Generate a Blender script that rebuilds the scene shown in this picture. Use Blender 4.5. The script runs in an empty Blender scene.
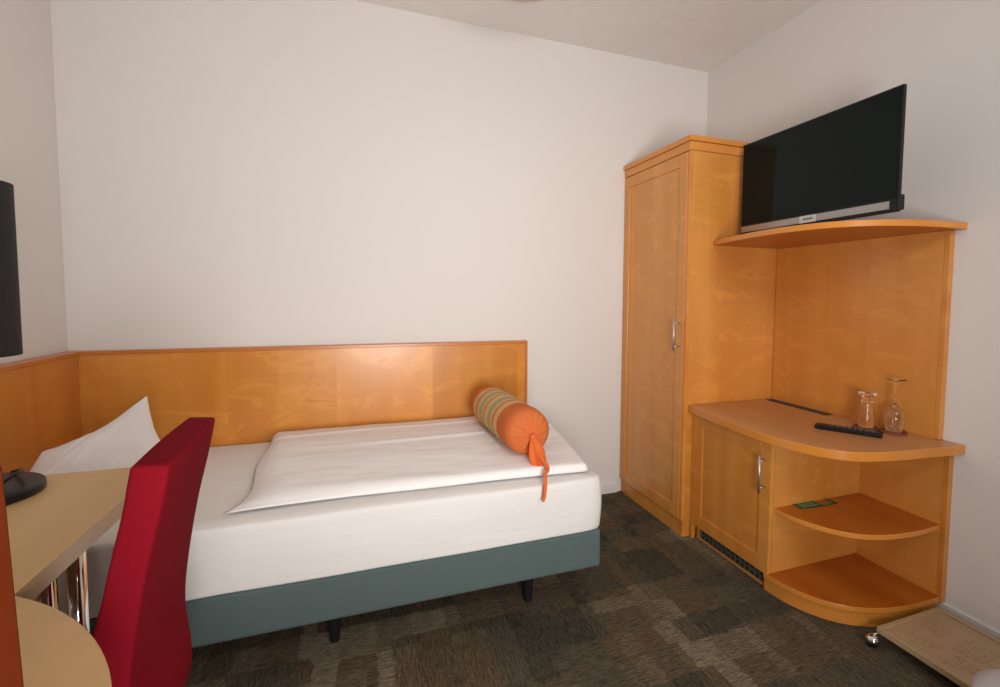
import bpy, bmesh, math, random
from mathutils import Vector, Matrix, noise
PI = math.pi
random.seed(7)
scene = bpy.context.scene
C = scene.collection

# ------------------------------------------------------------------ camera
cam_d = bpy.data.cameras.new('camera')
cam = bpy.data.objects.new('camera', cam_d); C.objects.link(cam)
R = Vector((0.93531, -0.353698, 0.009618)); U = Vector((0.012972, 0.061444, 0.998026)); F = Vector((0.353591, 0.933339, -0.062057))
m = Matrix((R, U, -F)).transposed().to_4x4()
m.translation = Vector((-2.10602, -2.7117, 1.2271))
cam.matrix_world = m
cam_d.sensor_width = 36; cam_d.lens = 497.119 / 1000 * 36
cam_d.shift_x = -0.0483; cam_d.shift_y = -0.0167
cam_d.clip_start = 0.02
scene.camera = cam

# ------------------------------------------------------------------ world, light, exposure
w = bpy.data.worlds.new('world'); scene.world = w; w.use_nodes = True
w.node_tree.nodes['Background'].inputs[0].default_value = (0.75, 0.85, 1, 1)
w.node_tree.nodes['Background'].inputs[1].default_value = 0.6
vs = scene.view_settings
vs.view_transform = 'Standard'; vs.look = 'None'; vs.gamma = 1; vs.use_curve_mapping = False
vs.exposure = -1.25
def area(name, loc, target, sx, sy, power, col):
    l = bpy.data.lights.new(name, 'AREA'); l.shape = 'RECTANGLE'; l.size = sx; l.size_y = sy
    l.energy = power; l.color = col
    o = bpy.data.objects.new(name, l); C.objects.link(o); o.location = loc
    o.rotation_euler = (Vector(target) - Vector(loc)).to_track_quat('-Z', 'Y').to_euler()
    return o
# area light added low behind the camera, placed to suit the shadow directions
l1 = area('added_low_light', (-1.86, -3.33, 0.95), (-1.55, 0, 1.55), 0.66, 0.80, 60, (1.0, 0.965, 0.93))
l1.data.spread = math.radians(120)
# wide area light added high up to brighten ceiling and upward-facing surfaces
l2 = area('added_high_light', (-1.30, -3.33, 2.28), (-1.15, 0, 1.3), 1.8, 0.50, 26, (1.0, 0.97, 0.94))
l2.data.spread = math.radians(125)

# ------------------------------------------------------------------ node helpers
def newmat(name):
    mt = bpy.data.materials.new(name); mt.use_nodes = True
    nt = mt.node_tree; b = nt.nodes['Principled BSDF']
    return mt, nt, b
def N(nt, t, **kw):
    n = nt.nodes.new(t)
    for k, v in kw.items():
        if k.startswith('i_'):
            n.inputs[int(k[2:])].default_value = v
        else: setattr(n, k, v)
    return n
def L(nt, a, b): nt.links.new(a, b)
def lin(r, g, b):
    f = lambda c: (c / 255 / 12.92) if c / 255 <= .04045 else ((c / 255 + .055) / 1.055) ** 2.4
    return (f(r), f(g), f(b), 1)
def coords(nt, scale=(1, 1, 1), kind='Object'):
    t = N(nt, 'ShaderNodeTexCoord'); mp = N(nt, 'ShaderNodeMapping'); mp.inputs['Scale'].default_value = scale
    L(nt, t.outputs[kind], mp.inputs['Vector']); return mp.outputs['Vector']
def noise_n(nt, vec, sc, det=4, rough=.55, dist=0):
    n = N(nt, 'ShaderNodeTexNoise'); n.inputs['Scale'].default_value = sc; n.inputs['Detail'].default_value = det
    n.inputs['Roughness'].default_value = rough; n.inputs['Distortion'].default_value = dist
    L(nt, vec, n.inputs['Vector']); return n.outputs['Fac']
def ramp(nt, fac, stops):
    r = N(nt, 'ShaderNodeValToRGB'); e = r.color_ramp.elements
    e[0].position = stops[0][0]; e[0].color = stops[0][1]; e[1].position = stops[-1][0]; e[1].color = stops[-1][1]
    for p, c in stops[1:-1]:
        x = e.new(p); x.color = c
    L(nt, fac, r.inputs['Fac']); return r.outputs['Color']
def mix(nt, fac, a, b, mode='MIX'):
    n = N(nt, 'ShaderNodeMix', data_type='RGBA', blend_type=mode)
    for sock, v in ((0, fac), (6, a), (7, b)):
        if hasattr(v, 'links'): L(nt, v, n.inputs[sock])
        else: n.inputs[sock].default_value = v
    return n.outputs[2]
def math_n(nt, op, a, b=0.0):
    n = N(nt, 'ShaderNodeMath', operation=op)
    for i, v in enumerate((a, b)):
        if hasattr(v, 'links'): L(nt, v, n.inputs[i])
        else: n.inputs[i].default_value = v
    return n.outputs[0]
def bump(nt, b, h, strength, dist=.01):
    n = N(nt, 'ShaderNodeBump'); n.inputs['Strength'].default_value = strength; n.inputs['Distance'].default_value = dist
    L(nt, h, n.inputs['Height']); L(nt, n.outputs['Normal'], b.inputs['Normal'])

def plain(name, col, rough=.6, metal=0, bumpsc=0, bstr=.1, spec=.5):
    mt, nt, b = newmat(name)
    v = coords(nt); f = noise_n(nt, v, 12, 3)
    c = mix(nt, f, tuple(x * .94 for x in col[:3]) + (1,), tuple(min(1, x * 1.05) for x in col[:3]) + (1,))
    L(nt, c, b.inputs['Base Color'])
    b.inputs['Roughness'].default_value = rough; b.inputs['Metallic'].default_value = metal
    b.inputs['Specular IOR Level'].default_value = spec
    if bumpsc: bump(nt, b, noise_n(nt, v, bumpsc, 4), bstr, .002)
    return mt

def wood(name, light, dark, grain='z', rough=.32, veneer=None, figure=.5, seed=0, coat=.25, warm=True):
    """veneered maple / beech: long soft grain, flame figure, optional veneer leaves of different tone"""
    mt, nt, b = newmat(name)
    if warm:
        light = (light[0], light[1] * .90, light[2] * .62, 1); dark = (dark[0], dark[1] * .86, dark[2] * .5, 1)
    s = {'z': (1, 1, .07), 'x': (.07, 1, 1), 'y': (1, .07, 1)}[grain]
    tc = N(nt, 'ShaderNodeTexCoord')
    mp = N(nt, 'ShaderNodeMapping'); mp.inputs['Scale'].default_value = s; mp.inputs['Location'].default_value = (seed * 1.7, seed * .9, seed * 1.3)
    vec = tc.outputs['Object']
    if veneer:
        ax, wdt, off = veneer
        sp = N(nt, 'ShaderNodeSeparateXYZ'); L(nt, vec, sp.inputs[0])
        q = math_n(nt, 'FLOOR', math_n(nt, 'DIVIDE', math_n(nt, 'ADD', sp.outputs[ax], off), wdt))
        wn = N(nt, 'ShaderNodeTexWhiteNoise', noise_dimensions='1D'); L(nt, math_n(nt, 'ADD', q, seed + .37), wn.inputs['W'])
        cb = N(nt, 'ShaderNodeCombineXYZ'); L(nt, math_n(nt, 'MULTIPLY', wn.outputs['Value'], 9.0), cb.inputs[2])
        va = N(nt, 'ShaderNodeVectorMath', operation='ADD'); L(nt, vec, va.inputs[0]); L(nt, cb.outputs[0], va.inputs[1])
        vec = va.outputs[0]
    L(nt, vec, mp.inputs['Vector'])
    v = mp.outputs['Vector']
    g1 = noise_n(nt, v, 5, 3, .5, .6)
    g2 = noise_n(nt, v, 90, 4, .6, .2)
    mp2 = N(nt, 'ShaderNodeMapping')
    mp2.inputs['Scale'].default_value = {'z': (1.2, 1.2, 3.2), 'x': (3.2, 1.2, 1.2), 'y': (1.2, 3.2, 1.2)}[grain]
    L(nt, vec, mp2.inputs['Vector'])
    fl = noise_n(nt, mp2.outputs['Vector'], 2.6, 5, .6, 1.2)
    col = ramp(nt, g1, [(.3, dark), (.68, light)])
    lighter = tuple(min(1, x * 1.16) for x in light[:3]) + (1,)
    darker = tuple(x * .78 for x in dark[:3]) + (1,)
    ff = ramp(nt, fl, [(.52, (0, 0, 0, 1)), (.64, (1, 1, 1, 1)), (.69, (0, 0, 0, 1))])
    col = mix(nt, math_n(nt, 'MULTIPLY', ff, figure * .6), col, lighter)
    fd = ramp(nt, fl, [(.68, (0, 0, 0, 1)), (.72, (1, 1, 1, 1)), (.8, (0, 0, 0, 1))])
    col = mix(nt, math_n(nt, 'MULTIPLY', fd, figure * .45), col, darker)
    col = mix(nt, math_n(nt, 'MULTIPLY', g2, .22), col, darker)
    if veneer:
        tone = ramp(nt, wn.outputs['Value'], [(0, (.86, .84, .80, 1)), (1, (1.0, 1.0, 1.0, 1))])
        col = mix(nt, 1.0, col, tone, 'MULTIPLY')
    L(nt, col, b.inputs['Base Color'])
    b.inputs['Roughness'].default_value = rough
    b.inputs['Coat Weight'].default_value = coat; b.inputs['Coat Roughness'].default_value = .3
    bump(nt, b, g2, .05, .001)
    return mt

def fabric(name, col, col2, sc=900, rough=.9, sheen=.1, bstr=.25, spec=.15):
    mt, nt, b = newmat(name)
    v = coords(nt)
    big = noise_n(nt, v, 9, 4, .6)
    vx = coords(nt, (1, 1, .25)); f1 = noise_n(nt, vx, sc * .5, 2)
    vy = coords(nt, (.25, .25, 1)); f2 = noise_n(nt, vy, sc * .5, 2)
    f = math_n(nt, 'ADD', math_n(nt, 'MULTIPLY', f1, .5), math_n(nt, 'MULTIPLY', f2, .5))
    c = mix(nt, f, col, col2); c = mix(nt, math_n(nt, 'MULTIPLY', big, .35), c, col2)
    L(nt, c, b.inputs['Base Color'])
    b.inputs['Roughness'].default_value = rough; b.inputs['Sheen Weight'].default_value = sheen
    b.inputs['Specular IOR Level'].default_value = spec
    bump(nt, b, f, bstr, .001)
    return mt

# ------------------------------------------------------------------ materials
M = {}
def wall_mat():
    mt, nt, b = newmat('painted_plaster')
    v = coords(nt); f = noise_n(nt, v, 1.3, 3)
    L(nt, mix(nt, f, (.76, .73, .70, 1), (.79, .765, .74, 1)), b.inputs['Base Color'])
    b.inputs['Roughness'].default_value = .85; b.inputs['Specular IOR Level'].default_value = .25
    bump(nt, b, noise_n(nt, v, 70, 5), .12, .002)
    return mt
M['wall'] = wall_mat()
M['ceiling'] = plain('ceiling_paint', (.86, .83, .81, 1), .9, bumpsc=80)
M['white'] = plain('white_lacquer', (.80, .78, .74, 1), .6)
MA, MB_ = lin(222, 160, 92), lin(204, 136, 66)
M['maple'] = wood('maple_veneer', MA, MB_, 'z', seed=1, figure=1.0)
M['maple_door'] = wood('maple_door_veneer', lin(226, 166, 98), lin(208, 142, 74), 'z', seed=3, figure=.6)
M['maple_rail'] = wood('maple_rail', MA, MB_, 'y', seed=4, figure=.2)
M['maple_panel'] = wood('maple_back_panel', lin(230, 168, 100), lin(216, 148, 76), 'z', seed=6, veneer=(1, .43, .12), figure=.7)
M['head'] = wood('headboard_veneer', lin(228, 164, 86), lin(210, 138, 62), 'z', seed=2, veneer=(0, .47, .02), figure=1.0, rough=.3)
M['head_left'] = wood('wall_board_veneer', lin(220, 152, 78), lin(202, 128, 56), 'z', seed=5, veneer=(1, .45, .1), figure=.6, rough=.4)
M['trim'] = wood('maple_trim', lin(206, 132, 62), lin(188, 110, 46), 'x', seed=5, figure=.1)
M['shelf'] = wood('maple_shelf', lin(196, 118, 44), lin(172, 92, 28), 'y', seed=8, figure=.2, rough=.35)
M['edge'] = wood('maple_edge', lin(226, 158, 84), lin(208, 134, 62), 'y', seed=9, figure=.1, rough=.3)
M['counter'] = wood('counter_top', lin(206, 154, 106), lin(190, 134, 84), 'y', seed=10, figure=.25, rough=.4, warm=False)
M['beech'] = wood('beech_worktop', lin(222, 184, 130), lin(206, 164, 104), 'y', seed=11, figure=.25, rough=.42, warm=False)
M['beech_edge'] = wood('beech_edge', lin(206, 166, 118), lin(190, 148, 98), 'y', seed=12, figure=.1, warm=False)
M['door'] = wood('orange_stained_wood', lin(124, 56, 26), lin(102, 42, 16), 'z', seed=13, figure=.2, coat=0, rough=.85)
M['door'].node_tree.nodes['Principled BSDF'].inputs['Specular IOR Level'].default_value = .08
M['linen'] = None
def linen(name, col, stripes_axis=None):
    mt, nt, b = newmat(name)
    v = coords(nt)
    sp = N(nt, 'ShaderNodeSeparateXYZ'); L(nt, v, sp.inputs[0])
    s = math_n(nt, 'SINE', math_n(nt, 'MULTIPLY', sp.outputs[stripes_axis or 1], 2 * PI / .022))
    st = ramp(nt, math_n(nt, 'ADD', math_n(nt, 'MULTIPLY', s, .5), .5), [(.42, (0, 0, 0, 1)), (.58, (1, 1, 1, 1))])
    c = mix(nt, st, col, tuple(x * .985 for x in col[:3]) + (1,))
    L(nt, c, b.inputs['Base Color']); b.inputs['Roughness'].default_value = .75
    b.inputs['Specular IOR Level'].default_value = .25; b.inputs['Sheen Weight'].default_value = .15
    v2 = coords(nt, (.35, 1, 1)); wr = noise_n(nt, v2, 11, 5, .55, .8)
    bump(nt, b, wr, .35, .012)
    return mt
M['linen'] = linen('white_linen', (.90, .875, .86, 1), 1)
M['sheet'] = linen('white_sheet', (.80, .775, .75, 1), 0)
M['teal'] = fabric('teal_upholstery', lin(74, 90, 90), lin(98, 112, 110), 700)
M['red'] = fabric('burgundy_upholstery', lin(114, 12, 26), lin(134, 20, 34), 800, sheen=0, spec=.05)
M['orange'] = None
def bolster_mat():
    mt, nt, b = newmat('orange_bolster_cloth')
    v = coords(nt); sp = N(nt, 'ShaderNodeSeparateXYZ'); L(nt, v, sp.inputs[0])
    O = lin(214, 118, 66); CR = lin(222, 186, 134); GR = lin(166, 170, 122); BR = lin(210, 142, 96)
    f = math_n(nt, 'DIVIDE', math_n(nt, 'ADD', sp.outputs[1], .66), .63)   # 0 near end .. 1 far end
    r = N(nt, 'ShaderNodeValToRGB'); r.color_ramp.interpolation = 'CONSTANT'
    e = r.color_ramp.elements; e[0].position = 0; e[0].color = O; e[1].position = .985; e[1].color = O
    for p, c in [(0.250, CR), (0.306, BR), (0.356, CR), (0.400, GR), (0.469, CR), (0.537, BR), (0.581, CR), (0.619, GR), (0.681, CR), (0.731, BR), (0.769, GR), (0.812, CR), (0.850, O)]:
        x = e.new(p); x.color = c
    L(nt, f, r.inputs['Fac'])
    th = noise_n(nt, coords(nt, (1, .2, 1)), 500, 2)
    c = mix(nt, math_n(nt, 'MULTIPLY', th, .25), r.outputs['Color'], lin(180, 84, 40))
    L(nt, c, b.inputs['Base Color']); b.inputs['Roughness'].default_value = .9; b.inputs['Specular IOR Level'].default_value = .15
    bump(nt, b, noise_n(nt, v, 26, 4), .25, .006)
    return mt
M['bolster'] = bolster_mat()
M['orange'] = fabric('orange_cloth', lin(216, 98, 44), lin(228, 116, 58), 600)
M['black'] = plain('black_plastic', (.008, .008, .009, 1), .35, spec=.3)
M['blackleg'] = plain('black_lacquer', (.01, .01, .012, 1), .4)
M['shade'] = plain('black_shade_cloth', (.010, .010, .011, 1), .8, bumpsc=300)
def glossy_screen():
    mt, nt, b = newmat('tv_screen'); 
    v = coords(nt); L(nt, mix(nt, noise_n(nt, v, 3), (.006, .010, .010, 1), (.008, .012, .011, 1)), b.inputs['Base Color'])
    b.inputs['Roughness'].default_value = .05; b.inputs['Specular IOR Level'].default_value = .12
    return mt
M['screen'] = glossy_screen()
M['silver'] = plain('brushed_silver', (.42, .40, .38, 1), .35, .7)
M['plate'] = plain('silver_plate', (.75, .73, .70, 1), .4, .1)
M['ink'] = plain('grey_ink', (.12, .12, .13, 1), .6)
M['steel'] = plain('satin_steel', (.62, .58, .52, 1), .42, .9)
M['chrome'] = plain('chrome', (.75, .74, .72, 1), .08, 1)
def glass():
    mt, nt, b = newmat('clear_glass')
    v = coords(nt); L(nt, mix(nt, noise_n(nt, v, 5), (.97, .98, .98, 1), (1, 1, 1, 1)), b.inputs['Base Color'])
    b.inputs['Roughness'].default_value = .01; b.inputs['Transmission Weight'].default_value = 1; b.inputs['IOR'].default_value = 1.40
    return mt
M['glass'] = glass()
M['leather'] = plain('brown_leather', lin(132, 70, 46), .5, bumpsc=150)
M['tray'] = plain('beige_board', lin(186, 158, 122), .36)
M['dark'] = plain('dark_grille', (.02, .03, .03, 1), .6)
M['grille'] = plain('grille_slat', (.10, .09, .07, 1), .5)
M['pale'] = plain('pale_grey_plastic', (.55, .53, .54, 1), .4)
M['lampglass'] = plain('opal_glass', (.62, .54, .42, 1), .3)
M['green'] = plain('green_card', lin(20, 88, 40), .5)
M['mint'] = plain('pale_green_print', lin(110, 160, 116), .5)
def carpet():
    mt, nt, b = newmat('patchwork_carpet')
    tc = N(nt, 'ShaderNodeTexCoord'); v = tc.outputs['Object']
    # ragged borders of the woven patches
    nz = N(nt, 'ShaderNodeTexNoise'); nz.inputs['Scale'].default_value = 30; nz.inputs['Detail'].default_value = 3; L(nt, v, nz.inputs['Vector'])
    sc = N(nt, 'ShaderNodeVectorMath', operation='MULTIPLY_ADD'); L(nt, nz.outputs['Color'], sc.inputs[0]); sc.inputs[1].default_value = (.035, .035, 0); L(nt, v, sc.inputs[2])
    def patches(sx, sy, ox, oy, seed, src):
        mp = N(nt, 'ShaderNodeMapping'); mp.inputs['Location'].default_value = (ox, oy, 0); mp.inputs['Scale'].default_value = (1 / sx, 1 / sy, 0); L(nt, src, mp.inputs['Vector'])
        fl = N(nt, 'ShaderNodeVectorMath', operation='FLOOR'); L(nt, mp.outputs[0], fl.inputs[0])
        wn = N(nt, 'ShaderNodeTexWhiteNoise', noise_dimensions='4D'); L(nt, fl.outputs[0], wn.inputs['Vector']); wn.inputs['W'].default_value = seed
        return wn.outputs['Value']
    p1 = patches(.5, .5, .2, .1, 1.3, v)
    p2 = patches(.25, .125, .0, .3, 4.1, sc.outputs[0])
    p3 = patches(.125, .31, .4, .1, 7.7, sc.outputs[0])
    f = math_n(nt, 'ADD', math_n(nt, 'MULTIPLY', p1, .3), math_n(nt, 'ADD', math_n(nt, 'MULTIPLY', p2, .42), math_n(nt, 'MULTIPLY', p3, .28)))
    mx = N(nt, 'ShaderNodeMapping'); mx.inputs['Scale'].default_value = (1, .12, 1); L(nt, v, mx.inputs['Vector'])
    my = N(nt, 'ShaderNodeMapping'); my.inputs['Scale'].default_value = (.12, 1, 1); L(nt, v, my.inputs['Vector'])
    t1 = noise_n(nt, mx.outputs[0], 170, 3, .7); t2 = noise_n(nt, my.outputs[0], 170, 3, .7)
    sel = math_n(nt, 'GREATER_THAN', p2, .45)
    nm = N(nt, 'ShaderNodeMix', data_type='FLOAT'); L(nt, sel, nm.inputs[0]); L(nt, t1, nm.inputs[2]); L(nt, t2, nm.inputs[3])
    t = nm.outputs[0]
    col = ramp(nt, f, [(.2, lin(54, 54, 50)), (.42, lin(84, 78, 68)), (.55, lin(92, 76, 60)), (.7, lin(118, 108, 92)), (.85, lin(130, 120, 104))])
    big = noise_n(nt, v, 3, 4)
    spk = noise_n(nt, v, 160, 3, .7)
    col = mix(nt, math_n(nt, 'ADD', math_n(nt, 'MULTIPLY', big, .4), .12), col, lin(88, 80, 64))
    t = math_n(nt, 'ADD', math_n(nt, 'MULTIPLY', t, .65), math_n(nt, 'MULTIPLY', math_n(nt, 'MINIMUM', t1, t2), .40))
    tr = ramp(nt, t, [(.36, (.35, .35, .35, 1)), (.64, (1.7, 1.66, 1.55, 1))])
    col = mix(nt, .8, col, tr, 'MULTIPLY')
    col = mix(nt, .7, col, ramp(nt, spk, [(.35, (.6, .6, .6, 1)), (.65, (1.45, 1.45, 1.4, 1))]), 'MULTIPLY')
    L(nt, col, b.inputs['Base Color']); b.inputs['Roughness'].default_value = .95; b.inputs['Specular IOR Level'].default_value = .1
    bump(nt, b, noise_n(nt, v, 420, 2), .5, .004)
    return mt
M['carpet'] = carpet()

# ------------------------------------------------------------------ mesh helpers (world coordinates, moved to the thing's base when linked)
def org(p):
    o = Vector((0, 0, 0))
    while p is not None: o += p.location; p = p.parent
    return o
def obj(name, bm, mat, parent=None, smooth=False, bev=0, sub=0, angle=None, seg=2):
    me = bpy.data.meshes.new(name)
    bmesh.ops.recalc_face_normals(bm, faces=bm.faces)
    off = org(parent) if parent else Vector((0, 0, 0))
    for v in bm.verts: v.co -= off
    if smooth:
        for f in bm.faces: f.smooth = len(f.verts) < 5
    bm.to_mesh(me); bm.free()
    o = bpy.data.objects.new(name, me); C.objects.link(o)
    for mm in (mat if isinstance(mat, (list, tuple)) else [mat]): me.materials.append(mm)
    if parent: o.parent = parent
    if bev:
        md = o.modifiers.new('bevel', 'BEVEL'); md.width = bev; md.segments = seg; md.limit_method = 'ANGLE'; md.angle_limit = math.radians(40)
    if sub:
        md = o.modifiers.new('sub', 'SUBSURF'); md.levels = sub; md.render_levels = sub
    return o
def thing(name, loc, label, cat, group=None):
    o = bpy.data.objects.new(name, None); C.objects.link(o); o.location = loc; o.empty_display_size = .05
    o['label'] = label; o['category'] = cat
    if group: o['group'] = group
    return o
def struct(name, bm, mat, **kw):
    o = obj(name, bm, mat, **kw); o['kind'] = 'structure'; return o
def box(bm, x0, x1, y0, y1, z0, z1):
    r = bmesh.ops.create_cube(bm, size=1)
    for v in r['verts']:
        v.co = Vector(((x0 + x1) / 2 + v.co.x * (x1 - x0), (y0 + y1) / 2 + v.co.y * (y1 - y0), (z0 + z1) / 2 + v.co.z * (z1 - z0)))
    return r['verts']
def B(*boxes):
    bm = bmesh.new()
    for b in boxes: box(bm, *b)
    return bm
def prism(bm, pts, z0, z1):
    lo = [bm.verts.new((x, y, z0)) for x, y in pts]; hi = [bm.verts.new((x, y, z1)) for x, y in pts]
    n = len(pts); bm.faces.new(lo[::-1]); bm.faces.new(hi)
    for i in range(n): bm.faces.new((lo[i], lo[(i + 1) % n], hi[(i + 1) % n], hi[i]))
def lathe(bm, prof, c, seg=40, closed=False):
    rings = []
    for r, z in prof:
        if r < 1e-6: rings.append([bm.verts.new((c[0], c[1], c[2] + z))])
        else: rings.append([bm.verts.new((c[0] + r * math.cos(2 * PI * k / seg), c[1] + r * math.sin(2 * PI * k / seg), c[2] + z)) for k in range(seg)])
    prs = list(zip(rings, rings[1:]))
    if closed: prs.append((rings[-1], rings[0]))
    for a, b in prs:
        for k in range(seg):
            k2 = (k + 1) % seg
            if len(a) == 1 and len(b) == 1: continue
            if len(a) == 1: bm.faces.new((a[0], b[k], b[k2]))
            elif len(b) == 1: bm.faces.new((a[k], a[k2], b[0]))
            else: bm.faces.new((a[k], a[k2], b[k2], b[k]))
def tube(bm, pts, r, seg=12, taper=None):
    pts = [Vector(p) for p in pts]; rings = []
    up = Vector((0, 0, 1))
    for i, p in enumerate(pts):
        d = (pts[min(i + 1, len(pts) - 1)] - pts[max(i - 1, 0)]).normalized()
        a = d.cross(up if abs(d.z) < .95 else Vector((1, 0, 0))).normalized(); b2 = d.cross(a)
        rr = r if taper is None else taper[i]
        rings.append([bm.verts.new(p + rr * (math.cos(2 * PI * k / seg) * a + math.sin(2 * PI * k / seg) * b2)) for k in range(seg)])
    for a, b in zip(rings, rings[1:]):
        for k in range(seg): bm.faces.new((a[k], a[(k + 1) % seg], b[(k + 1) % seg], b[k]))
    bm.faces.new(rings[0][::-1]); bm.faces.new(rings[-1])
def catmull(pts, n=8):
    P = [pts[0]] + list(pts) + [pts[-1]]; out = []
    for i in range(1, len(P) - 2):
        for k in range(n):
            t = k / n
            out.append(tuple(.5 * (2 * P[i][j] + (P[i + 1][j] - P[i - 1][j]) * t + (2 * P[i - 1][j] - 5 * P[i][j] + 4 * P[i + 1][j] - P[i + 2][j]) * t * t + (3 * P[i][j] - P[i - 1][j] - 3 * P[i + 1][j] + P[i + 2][j]) * t ** 3) for j in range(len(pts[0]))))
    out.append(tuple(pts[-1])); return out
def shell(bm, top, bot, nu, nv):
    """closed cushion from two grids sharing their border"""
    T = [[bm.verts.new(top(i / nu, j / nv)) for j in range(nv + 1)] for i in range(nu + 1)]
    Bt = [[T[i][j] if i in (0, nu) or j in (0, nv) else bm.verts.new(bot(i / nu, j / nv)) for j in range(nv + 1)] for i in range(nu + 1)]
    for i in range(nu):
        for j in range(nv):
            bm.faces.new((T[i][j], T[i + 1][j], T[i + 1][j + 1], T[i][j + 1]))
            bm.faces.new((Bt[i][j], Bt[i][j + 1], Bt[i + 1][j + 1], Bt[i + 1][j]))

# ------------------------------------------------------------------ room
W, H, YF = 3.28, 2.666, -3.30
struct('floor', B((-W - .1, .1, YF - .1, .1, -.08, 0)), M['carpet'])
struct('ceiling', B((-W - .1, .1, YF - .1, .1, H, H + .08)), M['ceiling'])
struct('wall_back', B((-W - .1, .1, 0, .1, 0, H)), M['wall'])
struct('wall_left', B((-W - .1, -W, YF, 0, 0, H)), M['wall'])
struct('wall_right', B((0, .1, YF, 0, 0, H)), M['wall'])
wx0, wx1, wz0, wz1 = -2.23, -1.49, .50, 1.40
tx0, tx1, tz0, tz1 = -2.26, -.34, 2.0, 2.56
struct('wall_front', B((-W, wx0, YF - .1, YF, 0, tz0), (wx1, 0, YF - .1, YF, 0, tz0), (wx0, wx1, YF - .1, YF, 0, wz0), (wx0, wx1, YF - .1, YF, wz1, tz0), (-W, tx0, YF - .1, YF, tz0, H), (tx1, 0, YF - .1, YF, tz0, H), (tx0, tx1, YF - .1, YF, tz1, H)), M['wall'])
struct('added_window_2', B((tx0, tx0 + .03, YF - .05, YF, tz0, tz1), (tx1 - .03, tx1, YF - .05, YF, tz0, tz1), (tx0, tx1, YF - .05, YF, tz0, tz0 + .03), (tx0, tx1, YF - .05, YF, tz1 - .03, tz1)), M['white'])  # frame of an invented opening, added to house the high area light
struct('added_window_1', B((wx0, wx0 + .03, YF - .05, YF, wz0, wz1), (wx1 - .03, wx1, YF - .05, YF, wz0, wz1), (wx0, wx1, YF - .05, YF, wz0, wz0 + .03), (wx0, wx1, YF - .05, YF, wz1 - .03, wz1)), M['white'])  # invented frame around the low area light, added out of view
struct('baseboard_right', B((-.012, 0, YF, -1.4800, 0, .056)), M['white'], bev=.003)
struct('baseboard_back', B((-1.215, -.61, -.015, 0, 0, .058), (-1.215, -.61, -.008, 0, .058, .07)), M['white'], bev=.002)
# high-backed orange wooden chair in the near foreground, only the edge of its back post is in view
t = thing('wooden_chair', (-2.2, -2.65, 0), 'orange wooden chair post cut off at the left edge, in front of the round table', 'chair')
def slant(bm, x, y, z0, z1, w, d, lean):
    for v in box(bm, -w / 2, w / 2, -d / 2, d / 2, z0, z1):
        k = v.co.z; v.co.x += x + lean * (k - 1.03); v.co.y += y
pa, pb = (-2.3268, -2.315), (-2.3218, -2.74)
for i_, (x, y) in enumerate((pa, pb)):
    bm = bmesh.new(); slant(bm, x, y, 0.001, 1.12, .022, .034, -.029); obj('back_post', bm, M['door'], t, bev=.006)
for z in (.62, .80, .98):
    bm = bmesh.new(); d_ = Vector((pb[0] - pa[0], pb[1] - pa[1])).normalized(); q0 = Vector(pa) + d_ * .019; q1 = Vector(pb) - d_ * .019; n_ = Vector((-d_.y, d_.x)) * .009
    prism(bm, [tuple(q0 + n_ - Vector((.01, 0))), tuple(q1 + n_ - Vector((.01, 0))), tuple(q1 - n_ - Vector((.01, 0))), tuple(q0 - n_ - Vector((.01, 0)))], z, z + .07)
    bmesh.ops.translate(bm, vec=(-.029 * (z + .035 - 1.03) + .01, 0, 0), verts=bm.verts); obj('back_rail', bm, M['door'], t, bev=.004)
bm = bmesh.new(); prism(bm, [(-2.288, -2.315), (-1.90, -2.34), (-1.90, -2.77), (-2.288, -2.74)], .43, .46); obj('seat', bm, M['door'], t, bev=.006)
for x, y in ((-1.93, -2.38), (-1.93, -2.73)):
    bm = bmesh.new(); box(bm, x - .018, x + .018, y - .018, y + .018, .001, .4295); obj('leg', bm, M['door'], t, bev=.004)

# ------------------------------------------------------------------ headboard boards
HP = .972
t = thing('headboard', (-2.2, -.02, 0), 'long maple veneer headboard panel on the back wall behind the bed', 'headboard')
obj('panel', B((-W, -1.235, -.040, -.001, .10, HP - .016)), M['head'], t)
obj('edge_trim', B((-W, -1.220, -.046, -.001, HP - .016, HP), (-1.235, -1.220, -.046, -.001, .10, HP - .016)), M['trim'], t, bev=.002)
t = thing('headboard', (-W + .03, -1.2, 0), 'maple veneer board on the left wall, between the black lamp and the pillow', 'headboard')
obj('panel', B((-W + .001, -W + .050, -1.58, -.0465, .10, HP - .016)), M['head_left'], t)
obj('edge_trim', B((-W + .001, -W + .056, -1.58, -.0465, HP - .016, HP)), M['trim'], t, bev=.002)

# ------------------------------------------------------------------ wardrobe
XD, YL, TT = -.591, -.645, 2.014
t = thing('wardrobe', (-.3, -.32, 0), 'tall narrow maple wardrobe with one framed door in the corner', 'wardrobe')
obj('carcass', B((XD + .022, -.001, YL, -.001, .085, TT - .07), (XD + .012, -.01, YL + .004, -.001, 0, .0845)), M['maple'], t, bev=.0015)
bm = bmesh.new()
box(bm, XD - .002, -.001, YL - .004, -.001, TT - .069, TT - .026)
box(bm, XD - .012, -.001, YL - .014, -.001, TT - .0255, TT)
obj('cornice', bm, M['edge'], t, bev=.003)
def framed_door(t, x, y0, y1, z0, z1, st, mat, rail, name='door', th=.020):
    bm = bmesh.new()
    box(bm, x, x + th, y0, y0 + st, z0, z1); box(bm, x, x + th, y1 - st, y1, z0, z1)
    box(bm, x, x + th, y0 + st, y1 - st, z0, z0 + st); box(bm, x, x + th, y0 + st, y1 - st, z1 - st, z1)
    d = obj(name, bm, rail, t, bev=.002)
    obj('door_panel', B((x + .007, x + th - .002, y0 + st - .004, y1 - st + .004, z0 + st - .004, z1 - st + .004)), mat, d)
    return d
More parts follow.
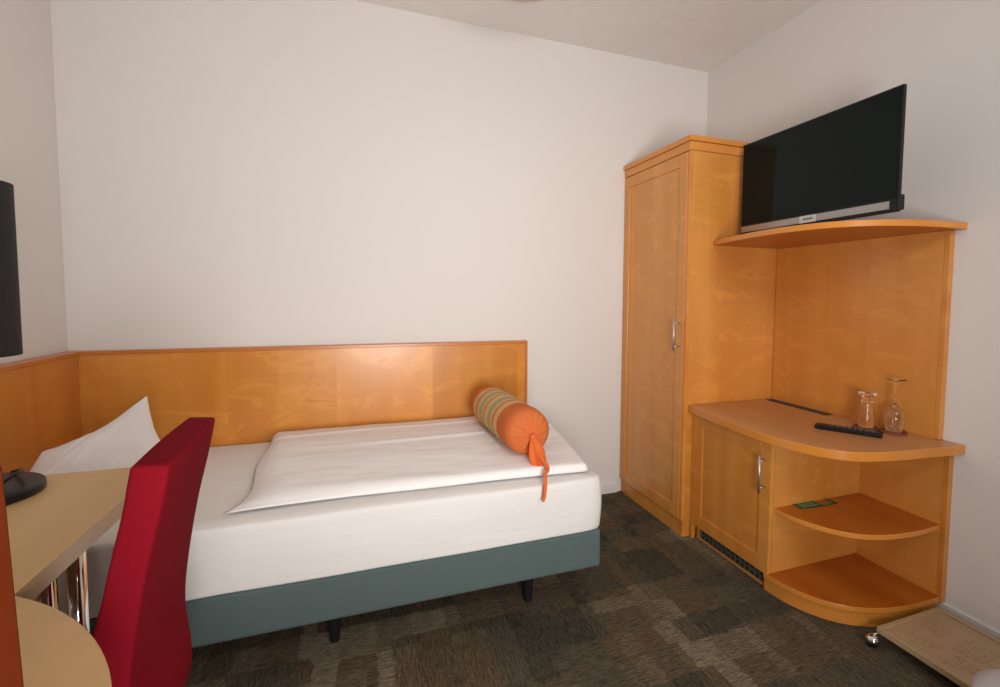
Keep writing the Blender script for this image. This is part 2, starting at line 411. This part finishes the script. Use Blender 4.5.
d = framed_door(t, XD, YL + .022, -.004, .087, TT - .073, .062, M['maple_door'], M['maple_door'])
def handle(par, x, y, z0, z1, r=.006):
    bm = bmesh.new(); tube(bm, [(x - .032, y, z0), (x - .032, y, z1)], r, 14)
    dz = (z1 - z0) * .14
    for z in (z0 + dz, z1 - dz): tube(bm, [(x - .032, y, z), (x, y, z)], r * .75, 10)
    obj('handle', bm, M['steel'], par, smooth=True)
handle(d, XD, -.590, .955, 1.118, .0055)
obj('side_edge', B((XD + .002, XD + .0215, YL, YL + .020, .0855, TT - .07)), M['edge'], t, bev=.001)

# ------------------------------------------------------------------ minibar cabinet with rounded open shelves
t = thing('minibar_cabinet', (-.3, -1.05, 0), 'low maple cabinet with framed door, tall back panel and rounded open shelves', 'cabinet')
XF = -.540
obj('back_panel', B((-.026, -.001, -1.4635, YL - .0045, .6520, 1.4875), (-.026, -.001, -1.5055, YL - .0045, .0575, .6515)), M['maple_panel'], t)
obj('panel_edge', B((-.027, -.001, -1.482, -1.464, .6870, 1.4875)), M['maple_rail'], t, bev=.001)
obj('panel_edge', B((-.027, -.001, -1.524, -1.506, .0575, .6510)), M['maple_rail'], t, bev=.001)
obj('carcass', B((XF + .021, -.0265, -1.152, YL - .0045, .078, .651)), M['maple'], t)
obj('filler', B((XF + .002, XF + .0205, -.668, YL - .0045, .0, .651)), M['maple_door'], t, bev=.001)
d = framed_door(t, XF, -1.170, -.671, .076, .648, .062, M['maple_door'], M['maple_door'])
handle(d, XF, -1.140, .420, .578, .0055)
obj('divider', B((XF + .0205, -.0265, -1.172, -1.1525, .083, .651)), M['maple'], t, bev=.001)
bm = bmesh.new(); box(bm, XF + .030, -.03, -1.142, -.67, .0, .0765)
obj('plinth', bm, M['maple_rail'], t)
bm = bmesh.new(); box(bm, XF + .020, XF + .0295, -1.12, -.72, .022, .070)
g = obj('vent_grille', bm, M['dark'], t)
bm = bmesh.new()
for k in range(14): 
    y = -1.115 + k * .030; box(bm, XF + .0165, XF + .0198, y, y + .006, .024, .068)
box(bm, XF + .0165, XF + .0198, -1.12, -.72, .044, .048)
obj('grille_bars', bm, M['grille'], g)
def rounded(pts, n=8): return catmull(pts, n)
ctr = rounded([(-.565, YL - .0045), (-.585, -.80), (-.601, -1.0), (-.606, -1.17), (-.585, -1.32), (-.540, -1.42), (-.470, -1.485), (-.341, -1.522), (-.18, -1.542), (-.001, -1.560)])
prof = ctr + [(-.001, -1.4845), (-.0275, -1.4845), (-.0275, YL - .0045)]
def slab(name, pts, z0, z1, top, edge, t, bev=.002):
    bm = bmesh.new(); prism(bm, pts, z0, z1)
    for f in bm.faces:
        if abs(f.calc_center_median().z - (z0 + z1) / 2) < 1e-4: f.material_index = 1
    return obj(name, bm, [top, edge], t, bev=bev)
ct = slab('countertop', prof, .6515, .6865, M['counter'], M['edge'], t)
bm = bmesh.new(); box(bm, -.095, -.045, -1.04, -.675, .6866, .6878)
g = obj('counter_vent', bm, M['dark'], t)
bm = bmesh.new()
for k in range(24): y = -1.035 + k * .015; box(bm, -.093, -.047, y, y + .004, .6879, .689)
obj('vent_slats', bm, M['grille'], g)
md = rounded([(-.518, -1.1725), (-.510, -1.26), (-.475, -1.36), (-.415, -1.44), (-.32, -1.488), (-.18, -1.510), (-.028, -1.505)])
slab('shelf', md + [(-.028, -1.1725)], .342, .362, M['shelf'], M['edge'], t, .0015)
lo = rounded([(-.542, -1.1500), (-.530, -1.25), (-.485, -1.36), (-.415, -1.44), (-.31, -1.490), (-.18, -1.515), (-.028, -1.518)])
slab('shelf', lo + [(-.028, -1.1500)], .062, .082, M['shelf'], M['edge'], t, .0015)
lo2 = rounded([(-.528, -1.1425), (-.515, -1.25), (-.470, -1.355), (-.400, -1.432), (-.30, -1.480), (-.18, -1.503), (-.028, -1.508)])
slab('curved_plinth', lo2 + [(-.028, -1.1425)], .0, .0615, M['edge'], M['edge'], t, .0015)
tv = rounded([(-.440, YL - .0045), (-.475, -.78), (-.505, -.95), (-.518, -1.10), (-.505, -1.23), (-.465, -1.35), (-.38, -1.44), (-.26, -1.495), (-.13, -1.518), (-.001, -1.522)])
s = slab('television_shelf', tv + [(-.001, YL - .0045)], 1.488, 1.512, M['shelf'], M['edge'], t)

# ------------------------------------------------------------------ television
XT = -.325
t = thing('television', (XT, -1.105, 1.524), 'black flat screen television with a silver bottom strip on the high shelf', 'television')
y0, y1, z0, z1 = -1.482, -.705, 1.538, 1.978
obj('casing', B((XT + .002, XT + .018, y0, y1, z0, z1)), M['black'], t, bev=.002)
obj('screen', B((XT, XT + .0019, y0 + .006, y1 - .006, z0 + .048, z1 - .006)), M['screen'], t)
bm = B((XT - .001, XT + .0019, y0 + .030, y1 - .006, z0 + .012, z0 + .040))
st = obj('silver_strip', bm, M['silver'], t)
yc = (y0 + y1) / 2 - .012
pl = obj('logo_plate', B((XT - .004, XT - .0011, yc - .040, yc + .040, z0 + .010, z0 + .040)), M['plate'], st)
bm = bmesh.new()
for k in range(7):
    y = yc + .021 - k * .007; box(bm, XT - .0045, XT - .0041, y - .0050, y, z0 + .022, z0 + .0295)
obj('lettering', bm, M['ink'], pl)
obj('rear_housing', B((XT + .0185, XT + .060, y0 + .05, y1 - .05, z0 + .02, z0 + .30)), M['black'], t, bev=.01)
obj('side_speaker', B((XT + .0185, XT + .050, y0 + .008, y0 + .055, z0 + .010, z0 + .065)), M['black'], t, bev=.004)
bm = bmesh.new(); box(bm, XT - .10, XT + .12, -1.33, -.88, 1.5125, 1.520); obj('stand_base', bm, M['black'], t, bev=.003)
obj('stand_neck', B((XT + .022, XT + .045, -1.15, -1.06, 1.5205, 1.62)), M['black'], t, bev=.003)

# ------------------------------------------------------------------ things on the counter
ZC = .6865
t = thing('remote_control', (-.25, -1.28, ZC), 'slim black remote control lying on the rounded counter', 'remote control')
bm = bmesh.new(); box(bm, -.023, .023, -.118, .118, 0, .018)
rm = Matrix.Translation((-.262, -1.285, ZC + .0005)) @ Matrix.Rotation(math.radians(32), 4, 'Z')
bmesh.ops.transform(bm, matrix=rm, verts=bm.verts); obj('body', bm, M['black'], t, bev=.005)
bm = bmesh.new()
for i in range(3):
    for j in range(8): box(bm, -.014 + i * .011, -.008 + i * .011, -.09 + j * .020, -.081 + j * .020, .0182, .0195)
bmesh.ops.transform(bm, matrix=rm, verts=bm.verts); obj('buttons', bm, M['ink'], t)
cA, cB = (-.134, -1.266), (-.090, -1.352)
def coaster(c, lab):
    bm = bmesh.new(); lathe(bm, [(0, 0), (.045, 0), (.0478, .003), (.0478, .007), (.045, .009), (.042, .0075), (0, .0075)], (c[0], c[1], ZC + .0003), 48)
    o = obj('coaster', bm, M['leather'], None, smooth=True); o['label'] = lab; o['category'] = 'coaster'; o['group'] = 'brown coasters on the counter'
coaster(cA, 'round brown coaster under the upside-down tumbler')
coaster(cB, 'round brown coaster under the upside-down wine glass')
zg = ZC + .0085
def inv(prof, c, name, lab):
    bm = bmesh.new(); lathe(bm, prof, (c[0], c[1], zg), 56)
    o = obj(name, bm, M['glass'], None, smooth=True); o['label'] = lab; o['category'] = 'glass'
# turned upside down: mouth at the bottom, stem and foot on top, walls about 1.5 mm thick
inv([(0, .108), (.014, .108), (.0195, .104), (.0235, .088), (.0285, .055), (.0325, .018), (.0305, .0015), (.0315, 0), (.0335, .0015), (.0340, .018), (.0300, .055), (.0250, .088), (.0215, .106), (.0190, .118), (.0200, .126), (.0300, .131), (.0370, .138), (.0370, .142), (.0300, .1455), (0, .147)],
    cA, 'tumbler', 'waisted clear tumbler turned upside down, shorter of the two glasses')
inv([(0, .103), (.010, .1015), (.022, .093), (.0325, .077), (.0385, .055), (.0365, .03), (.0305, .0015), (.0315, 0), (.0325, .0015), (.0378, .03), (.0398, .055), (.0338, .080), (.0235, .0955), (.0120, .105), (.0055, .112), (.0040, .130), (.0040, .180), (.0055, .195), (.012, .203), (.036, .2085), (.0372, .210), (.036, .2115), (.012, .2125), (0, .2130)],
    cB, 'wine_glass', 'stemmed clear wine glass turned upside down, taller of the two glasses')
# green door hanger on the middle shelf
t = thing('door_hanger', (-.34, -1.18, .362), 'green card door hanger with a round hole on the middle shelf', 'sign')
bm = bmesh.new(); hx, hy, hr = -.272, -1.186, .030
outer = [(-.422, -1.224), (-.218, -1.230), (-.232, -1.142), (-.420, -1.136)]
seg = 32; oc = []
for k in range(seg):
    a = 2 * PI * k / seg; d = Vector((math.cos(a), math.sin(a)))
    best = 9
    for i in range(4):
        p, q = Vector(outer[i]), Vector(outer[(i + 1) % 4]); e = q - p; den = d.x * e.y - d.y * e.x
        if abs(den) < 1e-9: continue
        w_ = p - Vector((hx, hy)); tt = (w_.x * e.y - w_.y * e.x) / den; ss = (w_.x * d.y - w_.y * d.x) / den
        if tt > 0 and -1e-6 <= ss <= 1 + 1e-6: best = min(best, tt)
    oc.append((hx + d.x * best, hy + d.y * best))
rings = []
for z, pts in ((.3625, oc), (.3635, oc), (.3635, [(hx + hr * math.cos(2 * PI * k / seg), hy + hr * math.sin(2 * PI * k / seg)) for k in range(seg)]), (.3625, [(hx + hr * math.cos(2 * PI * k / seg), hy + hr * math.sin(2 * PI * k / seg)) for k in range(seg)])):
    rings.append([bm.verts.new((x, y, z)) for x, y in pts])
for a in range(4):
    for k in range(seg): bm.faces.new((rings[a][k], rings[a][(k + 1) % seg], rings[(a + 1) % 4][(k + 1) % seg], rings[(a + 1) % 4][k]))
obj('card', bm, M['green'], t)
bm = bmesh.new()
for k in range(4):
    y = -1.212 + k * .018; box(bm, -.405, -.315, y, y + .009, .3636, .3639)
lathe(bm, [(.033, .0), (.037, .0), (.037, .0004), (.033, .0004)], (hx, hy, .3636), 32, closed=True)
obj('printing', bm, M['mint'], t)

# ------------------------------------------------------------------ beige tray board on castors, by the right wall
t = thing('platform_board', (-.23, -1.8, 0), 'flat beige board with embossed pattern on castors beside the cabinet', 'board')
x0, x1, y0, y1 = -.400, -.066, -2.15, -1.538
obj('rim', B((x0, x0 + .018, y0, y1, .0582, .064), (x1 - .018, x1, y0, y1, .0582, .064), (x0 + .018, x1 - .018, y1 - .018, y1, .0582, .064), (x0 + .018, x1 - .018, y0, y0 + .018, .0582, .064)), M['tray'], t, bev=.002)
bm = bmesh.new(); rnd = random.Random(3)
for (cx_, cy_, nx_, ny_) in [(-.320, -1.63, 5, 5), (-.185, -1.61, 6, 4), (-.315, -1.76, 5, 5), (-.195, -1.73, 6, 5), (-.115, -1.83, 3, 7), (-.335, -1.90, 4, 5)]:
    for a_ in range(nx_):
        for b_ in range(ny_):
            if rnd.random() < .22: continue
            x = cx_ + (a_ - nx_ / 2) * .019 + rnd.uniform(-.002, .002); y = cy_ + (b_ - ny_ / 2) * .019 + rnd.uniform(-.002, .002)
            vs_ = box(bm, -rnd.uniform(.0025, .006), .0045, -rnd.uniform(.003, .0065), .005, .0575, .0605)
            bmesh.ops.transform(bm, matrix=Matrix.Translation((x, y, 0)) @ Matrix.Rotation(rnd.uniform(-.7, .7), 4, 'Z'), verts=vs_)
box(bm, x0, x1, y0, y1, .044, .058); obj('board', bm, M['tray'], t, bev=.0008)
for (x, y) in ((-.426, -1.545), (x0 + .060, y0 + .06), (x1 - .050, y1 - .08), (x1 - .050, y0 + .06)):
    bm = bmesh.new(); bmesh.ops.create_uvsphere(bm, u_segments=20, v_segments=12, radius=.0215, matrix=Matrix.Translation((x, y, .0217)))
    c = obj('castor', bm, M['black'], t, smooth=True)
    bm = bmesh.new(); lathe(bm, [(0, .0440), (.012, .0405), (.0215, .030), (.0235, .022), (.0222, .021), (.0208, .030), (.012, .0392), (0, .0428)], (x, y, .0008), 24)
    tube(bm, [(x, y, .0435), (x + .020, y - .006, .0500)], .004, 10)
    obj('castor_cap', bm, M['chrome'], c, smooth=True)
# waste bin at the bottom right corner
t = thing('waste_bin', (-.50, -2.06, 0), 'pale grey plastic bin cut off by the bottom right corner', 'bin')
bm = bmesh.new(); lathe(bm, [(0, 0), (.100, 0), (.106, .01), (.125, .185), (.122, .185), (.10, .02), (0, .012)], (-.512, -2.035, .0005), 56)
obj('body', bm, M['pale'], t, smooth=True)
bm = bmesh.new(); lathe(bm, [(.1255, .1855), (.130, .187), (.131, .193), (.126, .202), (.10, .213), (.05, .221), (0, .223), (0, .220), (.05, .218), (.1, .21), (.12, .199), (.1225, .1855)], (-.512, -2.035, .0005), 56)
obj('lid', bm, M['pale'], t, smooth=True)

# ------------------------------------------------------------------ bed
t = thing('bed', (-2.2, -.5, 0), 'single box spring bed with teal base and white fitted sheet', 'bed')
BX0, BX1, BY0, BY1 = -3.222, -1.218, -.985, -.052
obj('base', B((BX0, BX1, BY0, BY1, .147, .300)), M['teal'], t, bev=.012, seg=3)
for x, y in ((-1.487, -.876), (-2.205, -.864), (-2.95, -.87), (-1.40, -.16), (-2.2, -.16), (-3.0, -.16)):
    bm = bmesh.new(); lathe(bm, [(0, 0), (.016, 0), (.026, .1465), (0, .1465)], (x, y, 0), 20)
    obj('leg', bm, M['blackleg'], t)
def mattress():
    bm = bmesh.new(); nx, ny, nz = 90, 44, 10
    x0, x1, y0, y1, z0, z1 = BX0 + .005, BX1 + .004, BY0 - .006, BY1, .2995, .522
    r = bmesh.ops.create_cube(bm, size=1)
    bmesh.ops.subdivide_edges(bm, edges=bm.edges, cuts=22, use_grid_fill=True)
    rad = .024
    for v in bm.verts:
        p = Vector((x0 + (v.co.x + .5) * (x1 - x0), y0 + (v.co.y + .5) * (y1 - y0), z0 + (v.co.z + .5) * (z1 - z0)))
        # concentrate vertices near the borders, then round the top edges
        lo_, hi_ = Vector((x0 + rad, y0 + rad, z0)), Vector((x1 - rad, y1 - .01, z1 - rad))
        q = Vector((min(max(p.x, lo_.x), hi_.x), min(max(p.y, lo_.y), hi_.y), min(max(p.z, lo_.z), hi_.z)))
        d = p - q
        if d.length > 1e-6:
            a = max(abs(d.x), abs(d.y), abs(d.z))
            p = q + d.normalized() * a
        n1 = noise.noise(Vector((p.x * 3, p.y * 4, p.z * 6)))
        if p.y < y0 + .08:   # side drape: slight bulge, drop creases and a tight lower tuck
            p.y += .007 * n1 - .004 * math.sin((p.z - z0) / (z1 - z0) * PI) + .003 * noise.noise(Vector((p.x * 14, 1, p.z * 5)))
        if p.x > x1 - .08:
            p.x += .004 * n1 + .002 * math.sin((p.z - z0) / (z1 - z0) * PI)
        if p.z > z1 - .01: p.z += .004 * noise.noise(Vector((p.x * 2.2, p.y * 5, 0)))
        v.co = p
    # hospital-corner tuck at the foot end
    for v in bm.verts:
        dx = v.co.x - (x1 - .02); dy = v.co.y - (y0 + .02)
        if dx > -.03 and dy < .05 and v.co.z < z1 - .03:
            k = (v.co.z - z0) / (z1 - z0)
            v.co.x += .006 * math.sin(k * PI) * min(1, (.05 - dy) * 20); v.co.y -= .002
    return bm
obj('mattress', mattress(), M['sheet'], t, smooth=True, sub=1)

# ------------------------------------------------------------------ duvet
def duvet():
    bm = bmesh.new()
    A, B_, C_, D_ = Vector((-2.520, -.932)), Vector((-1.262, -.962)), Vector((-1.200, -.060)), Vector((-2.515, -.062))   # FL, FR, BR, BL
    def plan(u, v):
        p = (A * (1 - u) + B_ * u) * (1 - v) + (D_ * (1 - u) + C_ * u) * v
        # left border sweeps inwards behind the pointed corner
        p.x += (.050 * (1 - math.exp(-v / .10)) * (1 - v) + .010 * math.sin(v * 9)) * (1 - u) ** 6
        p.y += .022 * math.sin(u * PI) * (1 - v) ** 6
        p.x += .018 * math.sin(v * PI) * u ** 8
        return p
    def prof(u, v):
        e = lambda s, k: 1 - (1 - min(1, s / k)) ** 2.4
        f = e(u, .03 + .13 * (1 - v)) * e(1 - u, .016) * e(v, .020 + .10 * (1 - u) ** 2) * e(1 - v, .022)
        return f
    def top(u, v):
        p = plan(u, v); f = prof(u, v)
        rid = .007 * math.exp(-((v - .80 - .03 * math.sin(u * 3)) / .018) ** 2) + .007 * math.exp(-((v - .56 + .02 * math.sin(u * 4)) / .022) ** 2) * min(1, max(0, (u - .1) * 3))
        h = .026 + .026 * math.sin(min(1, (1 - v) * .9 + .1) * PI) + .004 * noise.noise(Vector((p.x * 3, p.y * 7, 1))) + .0018 * noise.noise(Vector((p.x * 9, p.y * 22, 3)))
        border = min(u, v, 1 - u, 1 - v)
        z = .535 + f * (h + rid)
        dd = max(0, abs(p.x + 1.481) - .055, -.86 - p.y, p.y + .19)          # pressed flat under the bolster
        z = min(z, .5755 + dd * .5)
        return Vector((p.x, p.y, z + (.012 * math.sin(u * 9) * .25 if border == 0 else 0)))
    def bot(u, v):
        p = plan(u, v); f = prof(u, v)
        return Vector((p.x, p.y, .535 - .006 * f))
    shell(bm, top, bot, 120, 80); return bm
o = obj('duvet', duvet(), M['linen'], None, smooth=True)
o['label'] = 'thin folded white duvet spread over the bed'; o['category'] = 'duvet'

# ------------------------------------------------------------------ pillow propped in the corner
def pillow():
    bm = bmesh.new()
    Pk = Vector((-2.893, -.34, .826)); Lt = Vector((-3.105, -.60, .694)); Br = Vector((-2.735, -.50, .555)); Bl = Vector((-3.115, -.80, .550))
    nrm = (Pk - Bl).cross(Br - Lt).normalized()
    if nrm.y > 0: nrm = -nrm
    cen = (Pk + Lt + Br + Bl) / 4
    def base(u, v):
        p = (Bl * (1 - u) + Br * u) * (1 - v) + (Lt * (1 - u) + Pk * u) * v
        k = .30 * (math.sin(u ** .9 * PI) * (v ** 4) + .6 * math.sin(u * PI) * ((1 - v) ** 5) * 0 + .5 * math.sin(v * PI) * (u ** 6))
        return p + (cen - p) * k
    def th(u, v): return (math.sin(u * PI) * math.sin(v * PI)) ** .55
    def top(u, v):
        p = base(u, v); w_ = noise.noise(Vector((u * 5, v * 5, 2))) * .006 + .004 * noise.noise(Vector((u * 14 - v * 9, v * 3, 0)))
        return p + nrm * (.060 * th(u, v) + (w_ if 0 < u < 1 and 0 < v < 1 else 0))
    def bot(u, v): return base(u, v) - nrm * (.055 * th(u, v))
    shell(bm, top, bot, 40, 40); return bm
o = obj('pillow', pillow(), M['linen'], None, smooth=True, sub=1)
o['label'] = 'white pillow propped in the corner with one peak standing up'; o['category'] = 'pillow'

# ------------------------------------------------------------------ orange bolster
BN, BF, BR = Vector((-1.470, -.840, .672)), Vector((-1.492, -.210, .668)), .096
t = thing('bolster', (-1.492, -.18, .575), 'orange bolster cushion with cream and green stripes, tied at the end', 'cushion')
def bolster():
    bm = bmesh.new(); seg = 72; rings = []; ln = (BF - BN).length; ax = (BF - BN).normalized()
    a = ax.cross(Vector((0, 0, 1))).normalized(); b = ax.cross(a)
    prof = [(-.020, .008, 0), (-.018, .020, 1), (-.010, .040, 1), (-.003, .062, .9), (.008, .079, .5), (.025, .092, .2), (.05, .0955, .05)]
    prof += [(.05 + (ln - .1) * k / 16, BR + .0015 * math.sin(k * 1.7), .02) for k in range(1, 17)]
    prof += [(ln - .025, .092, .2), (ln - .008, .079, .5), (ln + .003, .062, .9), (ln + .010, .040, 1), (ln + .018, .020, 1), (ln + .02, .008, 0)]
    for s, r, pl in prof:
        ring = []
        for k in range(seg):
            th = 2 * PI * k / seg
            rr = r; off = pl * .0045 * (math.sin(th * 18 + .7 * math.sin(th * 3)) + .5 * math.sin(th * 11 + 1))
            sag = 1 - .05 * max(0, -math.sin(th)) * 0
            p = BN + ax * (s + (off if s < ln / 2 else -off)) + a * math.cos(th) * rr + b * math.sin(th) * rr * sag
            p.z = max(p.z, .5765 + 0 * th) 
            ring.append(bm.verts.new(p))
        rings.append(ring)
    for r1, r2 in zip(rings, rings[1:]):
        for k in range(seg): bm.faces.new((r1[k], r1[(k + 1) % seg], r2[(k + 1) % seg], r2[k]))
    bm.faces.new(rings[0]); bm.faces.new(rings[-1])
    return bm
obj('cover', bolster(), M['bolster'], t, smooth=True)
def ribbon(bm, pts, w, th=.004):
    pts = [Vector(p) for p in catmull(pts, 6)]; prev = None
    for i, p in enumerate(pts):
        d = (pts[min(i + 1, len(pts) - 1)] - pts[max(i - 1, 0)]).normalized()
        ww = w(i / (len(pts) - 1)) if callable(w) else w
        side = d.cross(Vector((0, -1, .2))).normalized() * ww / 2; up = side.cross(d).normalized() * th / 2
        tw = .25 * math.sin(i * .5)
        ring = [bm.verts.new(p + q) for q in (side + up * (1 + tw), up * 2.2, -side + up, -side - up, -up * .6, side - up)]
        if prev:
            for k in range(6): bm.faces.new((prev[k], prev[(k + 1) % 6], ring[(k + 1) % 6], ring[k]))
        else: bm.faces.new(ring)
        prev = ring
    bm.faces.new(prev)
bm = bmesh.new(); K = BN + Vector((0, -.030, -.006))
bmesh.ops.create_uvsphere(bm, u_segments=16, v_segments=12, radius=.014, matrix=Matrix.Translation(K))
ribbon(bm, [K, K + Vector((.004, -.020, -.045)), K + Vector((.003, -.024, -.10)), K + Vector((-.004, -.045, -.118))], lambda s: .018 + .016 * math.sin(s * PI))
ribbon(bm, [K, K + Vector((.016, -.026, -.04)), K + Vector((.026, -.034, -.085)), K + Vector((.022, -.055, -.110))], lambda s: .018 + .022 * math.sin(s * PI))
ribbon(bm, [K, K + Vector((-.010, -.024, -.05)), K + Vector((-.006, -.034, -.09)), K + Vector((.006, -.06, -.115))], lambda s: .014 + .016 * math.sin(s * PI))
ribbon(bm, [K, K + Vector((.012, -.034, -.055)), K + Vector((.030, -.09, -.098)), K + Vector((.008, -.125, -.110)), K + Vector((.000, -.148, -.145)), K + Vector((-.006, -.154, -.185)), K + Vector((-.012, -.154, -.200))], lambda s: .018 - .008 * s)
obj('tie', bm, M['orange'], t, smooth=True)

# ------------------------------------------------------------------ desk and round table
RC, RR = Vector((-2.97, -2.23)), .625
yj = RC.y + math.sqrt((RR + .002) ** 2 - (-2.622 - RC.x) ** 2)
t = thing('desk', (-2.92, -1.4, 0), 'beech-topped desk along the left wall, holding the black lamp', 'desk')
a0 = math.atan2(yj - RC.y, -2.622 - RC.x); a1 = PI - math.acos(min(1, (RC.x + 3.222) / RR)) 
arc = [(RC.x + (RR + .002) * math.cos(a0 + (a1 - a0) * k / 20), RC.y + (RR + .002) * math.sin(a0 + (a1 - a0) * k / 20)) for k in range(21)]
slab('worktop', [(-3.222, -1.066), (-2.622, -1.066)] + arc, .712, .750, M['beech'], M['beech_edge'], t, .0015)
for x, y, r in ((-2.775, -1.30, .018), (-2.735, -1.27, .018), (-3.12, -1.2, .018), (-3.12, -1.5, .018)):
    bm = bmesh.new(); tube(bm, [(x, y, 0.001), (x, y, .7115)], r, 24); obj('leg', bm, M['chrome'], t, smooth=True)
t = thing('round_table', (RC.x, RC.y, 0), 'rounded beech table top in the near left foreground', 'table')
a1 = math.acos((-3.270 - RC.x) / RR)
pts = [(RC.x + RR * math.cos(a1 - 2 * a1 * k / 90), RC.y + RR * math.sin(a1 - 2 * a1 * k / 90)) for k in range(91)]
pts = [(x, y) if not (y > -2.31 and x < -3.222) else (-3.2225, y) for x, y in pts]
slab('tabletop', pts, .712, .750, M['beech'], M['beech_edge'], t, .0015)
bm = bmesh.new(); lathe(bm, [(0, 0), (.24, 0), (.24, .008), (.03, .022), (.03, .7115), (0, .7115)], (RC.x, RC.y, .001), 48); obj('pedestal', bm, M['chrome'], t, smooth=False)

# ------------------------------------------------------------------ burgundy chair
t = thing('upholstered_chair', (-2.62, -1.61, 0), 'high-backed burgundy upholstered chair pulled up to the desk', 'chair')
prof = [(.335, -2.478), (.39, -2.462), (.449, -2.460), (.543, -2.468), (.633, -2.461), (.767, -2.439), (.878, -2.414), (.951, -2.400)]
pp = catmull(prof, 5)
bm = bmesh.new(); rows = []; Y0, Y1 = -1.770, -1.425
thk = lambda z: .052 + .03 * max(0, min(1, (.75 - z) / .35))
for z, x in pp:
    row = []
    for k in range(9):
        y = Y0 + (Y1 - Y0) * k / 8; dx = -.016 * k / 8 + .006
        crown = .004 * math.sin(k / 8 * PI)
        row.append((bm.verts.new((x + dx + crown, y, z)), bm.verts.new((x + dx - thk(z) - crown, y, z + (.004 if z > .9 else 0)))))
    rows.append(row)
for r1, r2 in zip(rows, rows[1:]):
    for k in range(8):
        bm.faces.new((r1[k][0], r1[k + 1][0], r2[k + 1][0], r2[k][0])); bm.faces.new((r1[k][1], r2[k][1], r2[k + 1][1], r1[k + 1][1]))
    bm.faces.new((r1[0][0], r2[0][0], r2[0][1], r1[0][1])); bm.faces.new((r1[8][0], r1[8][1], r2[8][1], r2[8][0]))
for r_ in (rows[0], rows[-1]):
    for k in range(8): bm.faces.new((r_[k][0], r_[k][1], r_[k + 1][1], r_[k + 1][0]))
obj('backrest', bm, M['red'], t, smooth=True, bev=.013, seg=4)
bm = B((-2.93, -2.548, Y0 + .005, Y1 - .005, .395, .475)); obj('seat', bm, M['red'], t, bev=.018, seg=4)
for x, y in ((-2.90, Y0 + .035), (-2.90, Y1 - .035), (-2.515, Y0 + .035), (-2.515, Y1 - .035)):
    z1 = .3945 if x < -2.6 else .334
    bm = bmesh.new(); vs_ = box(bm, x - .022, x + .022, y - .022, y + .022, 0, z1)
    for v in vs_:
        if v.co.z < .01: v.co.x = x + (v.co.x - x) * .65 + (.03 if x > -2.6 else 0); v.co.y = y + (v.co.y - y) * .65
    obj('leg', bm, M['trim'], t, bev=.003)

# ------------------------------------------------------------------ desk lamp
LX, LY = -2.94, -1.21
t = thing('table_lamp', (LX, LY, .7505), 'black table lamp with tall cylindrical shade on the desk', 'lamp')
bm = bmesh.new(); lathe(bm, [(0, 0), (.117, 0), (.120, .004), (.120, .018), (.116, .023), (0, .026)], (LX, LY, .7505), 64); obj('base', bm, M['black'], t, smooth=False, bev=.002)
bm = bmesh.new(); tube(bm, [(LX, LY, .776), (LX, LY, 1.20)], .008, 16); obj('pole', bm, M['black'], t, smooth=True)
bm = bmesh.new(); lathe(bm, [(.092, 1.078), (.092, 1.472), (.0905, 1.472), (.0905, 1.078)], (LX, LY, 0), 64, closed=True)
sh = obj('lamp_shade', bm, M['shade'], t, smooth=False, bev=.0006)
for p in sh.data.polygons: p.use_smooth = len(p.vertices) == 4 and abs(p.normal.z) < .5
bm = bmesh.new(); tube(bm, [(LX + .0879 * math.cos(a), LY + .0879 * math.sin(a), 1.40) if 0 else (LX + q * math.cos(a), LY + q * math.sin(a), 1.19) for a in (0,) for q in (-.087, .087)], .002, 8)
tube(bm, [(LX, LY - .087, 1.19), (LX, LY + .087, 1.19)], .002, 8); obj('shade_spider', bm, M['black'], sh)
bm = bmesh.new()
tube(bm, catmull([(LX + .02, LY + .10, .779), (LX + .06, LY + .06, .792), (LX + .075, LY + .01, .800), (LX + .06, LY - .03, .785), (LX + .04, LY - .04, .779)], 6), .0035, 10)
obj('cable', bm, M['black'], t, smooth=True)

# ------------------------------------------------------------------ ceiling lamp
t = thing('ceiling_lamp', (-1.42, -.575, H), 'round opal ceiling lamp just cut off by the top edge', 'lamp')
bm = bmesh.new(); lathe(bm, [(0, -.02), (.17, -.02), (.17, -.0005), (0, -.0005)], (-1.42, -.575, H), 48); obj('mount', bm, M['white'], t)
bm = bmesh.new(); lathe(bm, [(.165, -.0205), (.19, -.03), (.195, -.045), (.17, -.07), (.12, -.088), (.06, -.097), (0, -.10)], (-1.42, -.575, H), 56); obj('diffuser', bm, M['lampglass'], t, smooth=True)
